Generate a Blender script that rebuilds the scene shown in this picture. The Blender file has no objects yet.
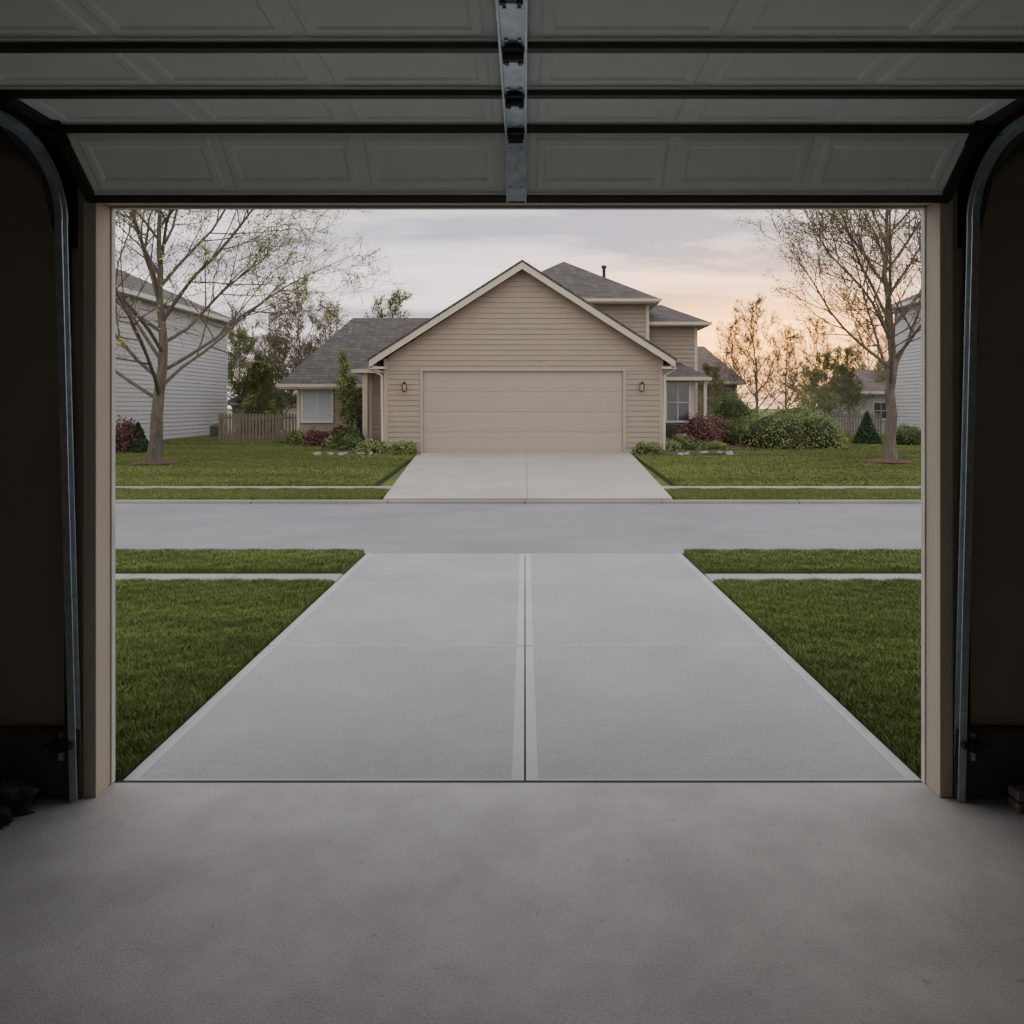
import bpy, bmesh, math, random
import numpy as np
from mathutils import Vector, Matrix, noise as mnoise
R = random.Random(7)
SC = bpy.context.scene
COL = SC.collection

# ------------------------------------------------------------------ materials
def new_mat(name):
    m = bpy.data.materials.new(name); m.use_nodes = True
    nt = m.node_tree
    return m, nt, nt.nodes['Principled BSDF']

def mat(name, c, rough=.75, metal=0., var=.12, scale=3., bump=0., bscale=60., stretch=(1,1,1), c2=None, spec=.4, detail=6):
    m, nt, b = new_mat(name)
    N, L = nt.nodes, nt.links
    tc = N.new('ShaderNodeTexCoord'); mp = N.new('ShaderNodeMapping')
    mp.inputs['Scale'].default_value = stretch
    L.new(tc.outputs['Object'], mp.inputs['Vector'])
    n = N.new('ShaderNodeTexNoise'); n.inputs['Scale'].default_value = scale; n.inputs['Detail'].default_value = detail
    n.inputs['Roughness'].default_value = .6
    L.new(mp.outputs[0], n.inputs['Vector'])
    cr = N.new('ShaderNodeValToRGB')
    a = [x*(1-var) for x in c]; d = c2 if c2 else [min(1, x*(1+var)) for x in c]
    if c2: a = c
    cr.color_ramp.elements[0].position = .3; cr.color_ramp.elements[1].position = .7
    cr.color_ramp.elements[0].color = (*a, 1); cr.color_ramp.elements[1].color = (*d, 1)
    L.new(n.outputs['Fac'], cr.inputs['Fac']); L.new(cr.outputs[0], b.inputs['Base Color'])
    b.inputs['Roughness'].default_value = rough; b.inputs['Metallic'].default_value = metal
    b.inputs['Specular IOR Level'].default_value = spec
    if bump:
        n2 = N.new('ShaderNodeTexNoise'); n2.inputs['Scale'].default_value = bscale; n2.inputs['Detail'].default_value = 4
        L.new(mp.outputs[0], n2.inputs['Vector'])
        bp = N.new('ShaderNodeBump'); bp.inputs['Strength'].default_value = bump; bp.inputs['Distance'].default_value = .01
        L.new(n2.outputs['Fac'], bp.inputs['Height']); L.new(bp.outputs[0], b.inputs['Normal'])
    return m

def leafy(name, c1, c2, c3=None, scale=.6, rough=.7, trans=0., stretch=(1,1,1), lo=.75, hi=1.22):
    m, nt, b = new_mat(name); N, L = nt.nodes, nt.links
    g = N.new('ShaderNodeNewGeometry')
    cr = N.new('ShaderNodeValToRGB')
    cr.color_ramp.elements[0].color = (*c1, 1); cr.color_ramp.elements[1].color = (*c2, 1)
    if c3:
        e = cr.color_ramp.elements.new(.9); e.color = (*c2, 1); cr.color_ramp.elements[-1].color = (*c3, 1)
    L.new(g.outputs['Random Per Island'], cr.inputs['Fac'])
    n = N.new('ShaderNodeTexNoise'); n.inputs['Scale'].default_value = scale; n.inputs['Detail'].default_value = 4
    mp = N.new('ShaderNodeMapping'); mp.inputs['Scale'].default_value = stretch
    L.new(g.outputs['Position'], mp.inputs[0]); L.new(mp.outputs[0], n.inputs['Vector'])
    mr = N.new('ShaderNodeMapRange'); mr.inputs['From Min'].default_value = .3; mr.inputs['From Max'].default_value = .7
    mr.inputs['To Min'].default_value = lo; mr.inputs['To Max'].default_value = hi
    L.new(n.outputs['Fac'], mr.inputs['Value'])
    mx = N.new('ShaderNodeMix'); mx.data_type = 'RGBA'; mx.blend_type = 'MULTIPLY'; mx.inputs['Factor'].default_value = 1
    L.new(cr.outputs[0], mx.inputs['A']); L.new(mr.outputs[0], mx.inputs['B'])
    L.new(mx.outputs['Result'], b.inputs['Base Color'])
    b.inputs['Roughness'].default_value = rough; b.inputs['Specular IOR Level'].default_value = .15
    if trans:
        t = N.new('ShaderNodeBsdfTranslucent'); L.new(mx.outputs['Result'], t.inputs['Color'])
        ms = N.new('ShaderNodeMixShader'); ms.inputs[0].default_value = trans
        out = N['Material Output']
        L.new(b.outputs[0], ms.inputs[1]); L.new(t.outputs[0], ms.inputs[2]); L.new(ms.outputs[0], out.inputs['Surface'])
    return m

def concrete(name, c, streak=True, bump=.25, spots=0., rough=.8, big=.5, streakscale=(3, 60, 1), st_amt=.07, big_amt=.13, fine=.12, fscale=90):
    m, nt, b = new_mat(name); N, L = nt.nodes, nt.links
    tc = N.new('ShaderNodeTexCoord')
    def nz(scale, detail, st=(1,1,1)):
        mp = N.new('ShaderNodeMapping'); mp.inputs['Scale'].default_value = st
        L.new(tc.outputs['Object'], mp.inputs['Vector'])
        n = N.new('ShaderNodeTexNoise'); n.inputs['Scale'].default_value = scale; n.inputs['Detail'].default_value = detail
        n.inputs['Roughness'].default_value = .65
        L.new(mp.outputs[0], n.inputs['Vector']); return n
    n1 = nz(big, 7); n2 = nz(fscale, 3); n3 = nz(1., 4, streakscale)
    def mr(n, lo, hi, fm=.3, fM=.7):
        r = N.new('ShaderNodeMapRange'); r.inputs['From Min'].default_value = fm; r.inputs['From Max'].default_value = fM
        r.inputs['To Min'].default_value = lo; r.inputs['To Max'].default_value = hi
        L.new(n.outputs['Fac'], r.inputs['Value']); return r
    def mul(a, bb):
        x = N.new('ShaderNodeMath'); x.operation = 'MULTIPLY'; L.new(a, x.inputs[0]); L.new(bb, x.inputs[1]); return x.outputs[0]
    v = mul(mr(n1, 1-big_amt, 1+big_amt).outputs[0], mr(n2, 1-fine, 1+fine).outputs[0])
    if streak: v = mul(v, mr(n3, 1-st_amt, 1+st_amt).outputs[0])
    if spots:
        n4 = nz(14, 3); v = mul(v, mr(n4, 1., 1-spots, .66, .74).outputs[0])
        n5 = nz(2.3, 8); v = mul(v, mr(n5, .89, 1.07, .38, .6).outputs[0])
        n6 = nz(45, 2); v = mul(v, mr(n6, 1., .55, .72, .76).outputs[0])
    mx = N.new('ShaderNodeMix'); mx.data_type = 'RGBA'; mx.blend_type = 'MULTIPLY'; mx.inputs['Factor'].default_value = 1
    mx.inputs['A'].default_value = (*c, 1); L.new(v, mx.inputs['B'])
    L.new(mx.outputs['Result'], b.inputs['Base Color'])
    b.inputs['Roughness'].default_value = rough; b.inputs['Specular IOR Level'].default_value = .35
    bp = N.new('ShaderNodeBump'); bp.inputs['Strength'].default_value = bump; bp.inputs['Distance'].default_value = .006
    src = n3 if streak else n2
    L.new(src.outputs['Fac'], bp.inputs['Height']); L.new(bp.outputs[0], b.inputs['Normal'])
    return m

def rowtex(name, c, w, h, ms, mortar=None, lo=.8, hi=1.2):
    m, nt, b = new_mat(name); N, L = nt.nodes, nt.links
    tc = N.new('ShaderNodeTexCoord'); s = N.new('ShaderNodeSeparateXYZ'); L.new(tc.outputs['Object'], s.inputs[0])
    ad = N.new('ShaderNodeMath'); ad.operation = 'ADD'; L.new(s.outputs[0], ad.inputs[0]); L.new(s.outputs[1], ad.inputs[1])
    cb = N.new('ShaderNodeCombineXYZ'); L.new(ad.outputs[0], cb.inputs[0]); L.new(s.outputs[2], cb.inputs[1])
    br = N.new('ShaderNodeTexBrick'); br.inputs['Scale'].default_value = 1
    br.inputs['Brick Width'].default_value = w; br.inputs['Row Height'].default_value = h
    br.inputs['Mortar Size'].default_value = ms
    br.inputs['Color1'].default_value = (*[x*hi for x in c], 1); br.inputs['Color2'].default_value = (*[x*lo for x in c], 1)
    br.inputs['Mortar'].default_value = (*(mortar or [x*.55 for x in c]), 1)
    L.new(cb.outputs[0], br.inputs['Vector']); L.new(br.outputs['Color'], b.inputs['Base Color'])
    b.inputs['Roughness'].default_value = .9; b.inputs['Specular IOR Level'].default_value = .2
    return m

M = dict(
 floor=concrete('garage_floor_concrete', (.36,.352,.325), streak=False, bump=.2, spots=.28, rough=.6, big=.9, big_amt=.10, fine=.2, fscale=110),
 drive=concrete('driveway_concrete', (.285,.295,.30), bump=.35, rough=.85, st_amt=.06, fine=.18, fscale=70),
 drive_edge=concrete('driveway_trowelled_edge', (.38,.385,.385), streak=False, bump=.1),
 drive2=concrete('neighbor_driveway_concrete', (.36,.335,.30), bump=.2),
 walk=concrete('sidewalk_concrete', (.27,.26,.235), streak=False),
 curb=concrete('curb_concrete', (.25,.235,.21), streak=False),
 asphalt=concrete('asphalt', (.21,.208,.213), streak=True, bump=.4, rough=.9, streakscale=(.6, 6, 1), fine=.2, fscale=50),
 joint=mat('joint_dark_grey', (.08,.08,.08), .95),  # dark grey base visible in the gaps between slabs
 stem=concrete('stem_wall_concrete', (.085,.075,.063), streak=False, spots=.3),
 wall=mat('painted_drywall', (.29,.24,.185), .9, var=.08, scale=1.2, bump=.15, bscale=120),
 wall2=mat('low_bounce_drywall', (.13,.115,.095), .9, var=.1, scale=1.2, bump=.15, bscale=120),  # side and back walls, colour darkened to cut bounce light on the floor
 ceil=mat('ceiling_drywall', (.22,.2,.17), .95),
 jamb=mat('painted_jamb', (.48,.415,.33), .6, var=.06, scale=8, stretch=(1,1,.2)),
 stop=mat('weather_stop_vinyl', (.60,.57,.52), .5),
 seal=mat('rubber_seal', (.015,.015,.015), .8),
 panel=mat('door_panel_steel', (.74,.77,.72), .6, var=.05, scale=2, bump=.12, bscale=90),
 strut=mat('strut_dark_steel', (.045,.042,.038), .5, metal=.3),
 galv=mat('galvanised_steel', (.50,.56,.60), .42, metal=.7, var=.2, scale=18),
 dark=mat('dark_metal', (.035,.035,.037), .45, metal=.5),
 blackp=mat('black_plastic', (.02,.02,.022), .5),
 siding=mat('beige_siding', (.33,.275,.218), .7, var=.05, scale=2),
 trim=mat('cream_trim', (.54,.475,.38), .6, var=.04),
 hdoor=mat('beige_garage_door_paint', (.375,.318,.255), .6, var=.03),
 wsiding=mat('white_siding', (.45,.445,.445), .7, var=.04),
 wtrim=mat('white_trim', (.58,.57,.55), .6),
 bsiding=mat('tan_siding', (.24,.19,.155), .8),
 gsiding=mat('grey_siding', (.28,.27,.25), .8),
 shing=rowtex('grey_brown_shingles', (.10,.09,.085), .35,.13,.012),
 shing2=rowtex('brown_shingles', (.14,.11,.095), .35,.13,.012),
 brick=rowtex('brown_brick', (.10,.07,.058), .25,.09,.01,(.15,.13,.115),.7,1.3),
 wood=mat('weathered_fence_wood', (.20,.165,.135), .9, var=.3, scale=4, stretch=(6,6,.5)),
 soil=mat('soil', (.06,.07,.027), .98, var=.3, scale=8),
 field=mat('distant_grass', (.10,.14,.035), .98, var=.3, scale=.6),
 mulch=mat('bark_mulch', (.085,.05,.035), .98, var=.5, scale=30, bump=.8, bscale=40),
 bark=mat('grey_bark', (.13,.108,.085), .95, var=.35, scale=10, stretch=(1,1,.3), bump=.5, bscale=30),
 bark2=mat('distant_bark', (.16,.135,.11), .95, var=.2),
 stone=mat('garden_stone', (.28,.26,.24), .9, var=.3, scale=6),
 grass=leafy('grass_blades', (.08,.118,.03), (.18,.23,.065), (.26,.28,.11), .9, stretch=(.4,2.0,1), lo=.7, hi=1.22),
 grassf=leafy('grass_blades_far', (.105,.142,.038), (.205,.24,.075), (.26,.27,.11), .35, stretch=(.4,1.8,1), lo=.72, hi=1.2),
 bud=leafy('spring_leaves', (.24,.29,.06), (.42,.46,.15), None, .5, trans=.3),
 bud2=leafy('spring_buds', (.26,.26,.09), (.40,.38,.17), None, .5, trans=.3),
 olive=leafy('olive_spring_leaves', (.14,.165,.06), (.26,.275,.12), None, .5),
 evg=leafy('shrub_green_leaves', (.05,.085,.022), (.13,.18,.055), None, 1.5),
 evg2=leafy('shrub_olive_leaves', (.11,.14,.04), (.22,.25,.09), None, 1.5),
 redl=leafy('red_leaves', (.10,.045,.04), (.24,.125,.105), None, 1.5),
 flow=leafy('blossom_leaves', (.12,.15,.05), (.22,.25,.09), (.55,.48,.50), 1.5),
 conif=leafy('conifer_needles', (.02,.045,.02), (.055,.095,.04), None, 1.5),
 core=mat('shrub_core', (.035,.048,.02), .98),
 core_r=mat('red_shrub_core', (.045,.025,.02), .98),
 glass=mat('window_glass', (.05,.055,.06), .08, spec=.8, var=.1),
 blind=mat('window_blinds', (.42,.44,.47), .7, var=.05, scale=1, stretch=(.1,.1,25)),
)
gl, gnt, gb = new_mat('lantern_glass'); gb.inputs['Base Color'].default_value=(.5,.42,.3,1); gb.inputs['Roughness'].default_value=.2
M['lglass']=gl

# ------------------------------------------------------------------ helpers
def mk(name, verts, faces, mats, parent=None, smooth=False, fmats=None):
    me = bpy.data.meshes.new(name); me.from_pydata([tuple(v) for v in verts], [], faces); me.update()
    o = bpy.data.objects.new(name, me); COL.objects.link(o)
    if not isinstance(mats, (list, tuple)): mats = [mats]
    for m in mats: me.materials.append(m)
    if fmats: me.polygons.foreach_set('material_index', fmats)
    if smooth: me.polygons.foreach_set('use_smooth', [True]*len(me.polygons))
    if parent: attach(o, parent)
    return o

def attach(o, p):
    o.parent = p; o.matrix_parent_inverse = Matrix.Translation(-p.location)

def empty(name, loc):
    e = bpy.data.objects.new(name, None); e.location = loc; e.empty_display_size = .3; COL.objects.link(e); return e

class MB:
    def __init__(s): s.v=[]; s.f=[]; s.m=[]
    def add(s, vs, fs, mi=0):
        k=len(s.v); s.v+= [tuple(v) for v in vs]; s.f+=[tuple(i+k for i in f) for f in fs]; s.m+=[mi]*len(fs)
    def box(s, x0,x1,y0,y1,z0,z1, mi=0, T=None):
        vs=[Vector(p) for p in ((x0,y0,z0),(x1,y0,z0),(x1,y1,z0),(x0,y1,z0),(x0,y0,z1),(x1,y0,z1),(x1,y1,z1),(x0,y1,z1))]
        if T: vs=[T(v) for v in vs]
        s.add(vs, [(0,3,2,1),(4,5,6,7),(0,1,5,4),(1,2,6,5),(2,3,7,6),(3,0,4,7)], mi)
    def cyl(s, p, q, r, n=12, mi=0, r2=None):
        p=Vector(p); q=Vector(q); d=(q-p).normalized(); a=d.orthogonal().normalized(); b=d.cross(a)
        r2=r if r2 is None else r2
        vs=[p+(a*math.cos(t)+b*math.sin(t))*r for t in [2*math.pi*i/n for i in range(n)]]
        vs+=[q+(a*math.cos(t)+b*math.sin(t))*r2 for t in [2*math.pi*i/n for i in range(n)]]
        s.add(vs, [(i,(i+1)%n,n+(i+1)%n,n+i) for i in range(n)]+[tuple(range(n-1,-1,-1)),tuple(range(n,2*n))], mi)
    def siding(s, a, b, z0, z1, lap=.2, prot=.025, lim=None, mi=0):
        a=Vector(a); b=Vector(b); d=b-a; Ln=d.length; d/=Ln; n=Vector((d.y,-d.x)); z=z0
        lim = lim or (lambda z:(0,Ln))
        while z<z1-1e-4:
            zt=min(z+lap,z1); s0,s1=lim(z); t0,t1=lim(zt)
            if s1-s0<.02: break
            P=lambda t,o,zz:(a.x+d.x*t+n.x*o, a.y+d.y*t+n.y*o, zz)
            s.add([P(s0,prot,z),P(s1,prot,z),P(t1,0,zt),P(t0,0,zt),P(s0,-.005,z),P(s1,-.005,z)],[(0,1,2,3),(4,5,1,0)],mi)
            z=zt
    def sidebox(s, x0,x1,y0,y1,z0,z1, lap=.2, mi=0, tmi=1, ct=.1):
        s.siding((x0,y0),(x1,y0),z0,z1,lap,mi=mi); s.siding((x1,y0),(x1,y1),z0,z1,lap,mi=mi)
        s.siding((x1,y1),(x0,y1),z0,z1,lap,mi=mi); s.siding((x0,y1),(x0,y0),z0,z1,lap,mi=mi)
        e=.035
        for cx,sx in ((x0,-1),(x1,1)):
            for cy,sy in ((y0,-1),(y1,1)):
                xa,xb=sorted((cx+sx*e,cx-sx*ct)); ya,yb=sorted((cy+sy*e,cy-sy*ct)); s.box(xa,xb,ya,yb,z0,z1,tmi)
    def hip(s, x0,x1,y0,y1,ze,zr, rx0,rx1,ry0,ry1, th=.2, mi=0, tmi=1):
        E=[(x0,y0),(x1,y0),(x1,y1),(x0,y1)]
        vs=[(x,y,ze-th) for x,y in E]+[(x,y,ze) for x,y in E]+[(rx0,ry0,zr),(rx1,ry1,zr)]
        s.add(vs,[(0,3,2,1),(0,1,5,4),(1,2,6,5),(2,3,7,6),(3,0,4,7)],tmi)
        if abs(rx1-rx0)>=abs(ry1-ry0):
            s.add(vs,[(4,5,9,8),(5,6,9),(6,7,8,9),(7,4,8)],mi)
        else:
            s.add(vs,[(4,5,8),(5,6,9,8),(6,7,9),(7,4,8,9)],mi)
        s.box(x0-.08,x1+.08,y0-.1,y0,ze-.14,ze-.01,tmi)
    def obj(s, name, mats, parent=None, smooth=False):
        return mk(name, s.v, s.f, mats, parent, smooth, s.m)

def bevel(o, w=.005, seg=2):
    b=o.modifiers.new('bevel','BEVEL'); b.width=w; b.segments=seg; b.limit_method='ANGLE'

# ------------------------------------------------------------------ camera
F=750.; VX,VY=525.,406.
cam=bpy.data.cameras.new('camera'); co=bpy.data.objects.new('camera',cam); COL.objects.link(co)
cam.sensor_width=36; cam.lens=36*F/1024; cam.shift_x=-(VX-512)/1024; cam.shift_y=-(512-VY)/1024
co.location=(0,0,2.1); co.rotation_euler=(math.radians(90),0,0); cam.clip_start=.05; cam.clip_end=1000
SC.camera=co

# ------------------------------------------------------------------ world
w=bpy.data.worlds.new('dusk_sky'); SC.world=w; w.use_nodes=True; nt=w.node_tree; N,L=nt.nodes,nt.links
bg=N['Background']
def math_(op,a,b=None,clamp=False):
    x=N.new('ShaderNodeMath'); x.operation=op; x.use_clamp=clamp
    for i,v in enumerate((a,b)):
        if v is None: continue
        if isinstance(v,(int,float)): x.inputs[i].default_value=v
        else: L.new(v,x.inputs[i])
    return x.outputs[0]
tc=N.new('ShaderNodeTexCoord'); sp=N.new('ShaderNodeSeparateXYZ'); L.new(tc.outputs['Generated'],sp.inputs[0])
X,Y,Z=sp.outputs
ramp=N.new('ShaderNodeValToRGB'); L.new(math_('MAXIMUM',Z,0.),ramp.inputs[0])
el=ramp.color_ramp.elements
el[0].position=0; el[0].color=(.86,.75,.67,1)
el[1].position=1; el[1].color=(1.0,1.02,1.04,1)
for p,c in ((.06,(.86,.77,.73)),(.14,(.77,.73,.75)),(.27,(.76,.76,.79)),(.45,(.80,.82,.85))):
    e=el.new(p); e.color=(*c,1)
zz=math_('ADD',math_('ABSOLUTE',Z),.10)
cb=N.new('ShaderNodeCombineXYZ'); L.new(math_('DIVIDE',X,zz),cb.inputs[0]); L.new(math_('DIVIDE',Y,zz),cb.inputs[1])
cn=N.new('ShaderNodeTexNoise'); cn.inputs['Scale'].default_value=1.0; cn.inputs['Detail'].default_value=8; cn.inputs['Roughness'].default_value=.58; cn.inputs['Distortion'].default_value=.3
mp=N.new('ShaderNodeMapping'); mp.inputs['Scale'].default_value=(.55,1.5,1); mp.inputs['Location'].default_value=(5.3,2.2,0); mp.inputs['Rotation'].default_value=(0,0,.28)
L.new(cb.outputs[0],mp.inputs[0]); L.new(mp.outputs[0],cn.inputs['Vector'])
cr=N.new('ShaderNodeValToRGB'); cr.color_ramp.elements[0].position=.42; cr.color_ramp.elements[0].color=(.66,.645,.71,1)
cr.color_ramp.elements[1].position=.59; cr.color_ramp.elements[1].color=(1.48,1.41,1.34,1); L.new(cn.outputs['Fac'],cr.inputs[0])
mx=N.new('ShaderNodeMix'); mx.data_type='RGBA'; mx.blend_type='MULTIPLY'; mx.inputs['Factor'].default_value=1
L.new(ramp.outputs[0],mx.inputs['A']); L.new(cr.outputs[0],mx.inputs['B'])
def gauss(x0,sx,z0,sz):
    a=math_('POWER',math_('DIVIDE',math_('SUBTRACT',X,x0),sx),2.); b=math_('POWER',math_('DIVIDE',math_('SUBTRACT',Z,z0),sz),2.)
    g=math_('EXPONENT',math_('MULTIPLY',math_('ADD',a,b),-1.))
    return math_('MULTIPLY',g,math_('GREATER_THAN',Y,0.))
g1=gauss(.30,.17,.08,.068); g2=gauss(.24,.20,.17,.07)
sc=N.new('ShaderNodeMapRange'); sc.inputs['From Min'].default_value=.42; sc.inputs['From Max'].default_value=.58; L.new(cn.outputs['Fac'],sc.inputs['Value'])
g2=math_('MULTIPLY',g2,math_('ADD',math_('MULTIPLY',sc.outputs[0],.8),.08))
g1=math_('MULTIPLY',g1,math_('ADD',math_('MULTIPLY',sc.outputs[0],.22),.76))
def glow(prev,f,c):
    m=N.new('ShaderNodeMix'); m.data_type='RGBA'; m.blend_type='MIX'; L.new(f,m.inputs['Factor']); L.new(prev,m.inputs['A']); m.inputs['B'].default_value=(*c,1); return m.outputs['Result']
c_=glow(mx.outputs['Result'],g2,(2.1,1.32,.95)); c_=glow(c_,g1,(4.6,2.0,.42))
L.new(c_,bg.inputs['Color']); bg.inputs['Strength'].default_value=1.70

# ------------------------------------------------------------------ garage shell
XL,XR=-2.30,2.225; OZ=3.21; JW=.07
b=MB(); b.box(-3.3,3.25,-3.2,4.18,-.25,0); b.obj('floor',M['floor'])
b=MB(); b.box(-3.3,XL-JW,4.05,4.18,.377,4.0); b.box(XR+JW,3.25,4.05,4.18,.377,4.0); b.box(XL-JW,XR+JW,4.05,4.18,OZ+.08,4.0); b.obj('wall_front',M['wall'])
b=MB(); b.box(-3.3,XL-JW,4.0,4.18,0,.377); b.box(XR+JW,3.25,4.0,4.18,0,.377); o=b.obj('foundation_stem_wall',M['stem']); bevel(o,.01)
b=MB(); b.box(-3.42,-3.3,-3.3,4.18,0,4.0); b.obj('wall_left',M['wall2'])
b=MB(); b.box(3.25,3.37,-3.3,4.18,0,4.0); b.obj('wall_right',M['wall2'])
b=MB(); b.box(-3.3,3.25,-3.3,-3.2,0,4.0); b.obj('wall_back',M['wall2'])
b=MB(); b.box(-3.42,3.37,-3.3,4.18,4.0,4.1); b.obj('ceiling',M['ceil'])
for i,(x0,x1,s) in enumerate(((XL-JW,XL,1),(XR,XR+JW,-1))):
    b=MB(); b.box(x0,x1,4.02,4.2,0,OZ+.0)
    e=XL if s==1 else XR
    xs=sorted((e,e+s*.008)); b.box(xs[0],xs[1],4.16,4.2,0,OZ,1)
    o=b.obj('trim_%d'%(i+1),[M['jamb'],M['stop']]); bevel(o,.004)
b=MB(); b.box(XL-JW,XR+JW,4.02,4.2,OZ,OZ+.08); b.box(XL,XR,4.16,4.2,OZ-.012,OZ,1); o=b.obj('trim_3',[M['jamb'],M['stop']]); bevel(o,.004)

# ------------------------------------------------------------------ overhead sectional door
DX0,DX1=-2.33,2.26
gd=empty('garage_door',(-.035,2.5,3.48))
joints=[(3.985,3.205),(3.68,3.475)]
for i in range(7): joints.append((3.68-.425*(i+1),3.475))
cx=-.045
def frame(p,q):
    p=Vector((0,*p)); q=Vector((0,*q)); v=(q-p); Ln=v.length; v/=Ln; n=Vector((1,0,0)).cross(v)
    if n.z<0: n=-n
    return (lambda P: Vector((P.x,0,0))+p+v*P.y+n*P.z), Ln
for i in range(len(joints)-1):
    T,Ln=frame(joints[i],joints[i+1])
    b=MB(); g=.004
    b.box(DX0,DX1,g,Ln-g,0,.045,0,T)
    b.box(DX0,DX1,g,.035,-.012,0,0,T); b.box(DX0,DX1,Ln-.035,Ln-g,-.012,0,0,T)
    for half in (0,1):
        hx0=DX0+.07 if half==0 else cx+.075; hx1=cx-.075 if half==0 else DX1-.07
        nP=3; wP=(hx1-hx0)/nP
        for k in range(nP):
            a=hx0+k*wP+.025; c=hx0+(k+1)*wP-.025; v0=.06; v1=Ln-.06
            def ring(i0,i1,w0,w1):
                P=[(a+i0,v0+i0,w0),(c-i0,v0+i0,w0),(c-i0,v1-i0,w0),(a+i0,v1-i0,w0),(a+i1,v0+i1,w1),(c-i1,v0+i1,w1),(c-i1,v1-i1,w1),(a+i1,v1-i1,w1)]
                b.add([T(Vector(p)) for p in P],[(0,1,5,4),(1,2,6,5),(2,3,7,6),(3,0,4,7)],0)
            ring(0,.014,0,-.008); ring(.014,.045,-.008,-.009); ring(.045,.06,-.009,-.002)
            i1=.06; b.add([T(Vector(p)) for p in ((a+i1,v0+i1,-.002),(c-i1,v0+i1,-.002),(c-i1,v1-i1,-.002),(a+i1,v1-i1,-.002))],[(0,3,2,1)],0)
    b.obj('door_section_%d'%(i+1),M['panel'],gd)
    b=MB()
    b.box(DX0,DX1,Ln-.022,Ln+.022,-.035,-.010,0,T)
    if i==0: b.box(DX0,DX1,-.01,.025,-.02,-.0,0,T)
    b.box(DX0,DX0+.06,.01,Ln-.01,-.02,0,0,T); b.box(DX1-.06,DX1,.01,Ln-.01,-.02,0,0,T)
    o=b.obj('strut_%d'%(i+1),M['strut'],gd); bevel(o,.004)
    b=MB()
    b.box(cx-.050,cx+.050,.0,Ln,-.030,-.012,0,T)
    b.box(cx-.053,cx-.044,.0,Ln,-.046,-.012,0,T); b.box(cx+.044,cx+.053,.0,Ln,-.046,-.012,0,T)
    for t in (.08,.3,.33):
        if t<Ln-.03:
            for sx in (-.025,.025):
                b.cyl(T(Vector((cx+sx,t,-.030))),T(Vector((cx+sx,t,-.037))),.007,6)
    o=b.obj('stile_%d'%(i+1),M['galv'],gd)
    b=MB()
    for hx in (cx,):
        b.box(hx-.035,hx+.035,Ln-.065,Ln-.012,-.05,-.044,0,T); b.box(hx-.03,hx+.03,Ln+.012,Ln+.05,-.05,-.044,0,T)
        b.cyl(T(Vector((hx-.04,Ln,-.058))),T(Vector((hx+.04,Ln,-.058))),.014,10)
        b.cyl(T(Vector((hx-.028,Ln-.03,-.045))),T(Vector((hx-.028,Ln-.03,-.07))),.011,8); b.cyl(T(Vector((hx+.028,Ln-.03,-.045))),T(Vector((hx+.028,Ln-.03,-.07))),.011,8)
    for sx,hx in ((-1,DX0),(1,DX1)):
        b.box(min(hx,hx-sx*.09),max(hx,hx-sx*.09),Ln-.07,Ln+.05,-.055,-.045,0,T)
        b.cyl(T(Vector((hx-sx*.08,Ln,-.06))),T(Vector((hx+sx*.05,Ln,-.06))),.008,8)
        b.cyl(T(Vector((hx+sx*.02,Ln,-.06))),T(Vector((hx+sx*.045,Ln,-.06))),.022,12)
    b.obj('hinges_%d'%(i+1),M['dark'],gd)
T,Ln=frame(joints[0],joints[1])
b=MB(); b.box(DX0,DX1,-.03,.004,.0,.045,0,T); o=b.obj('bottom_seal',M['seal'],gd)

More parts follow.
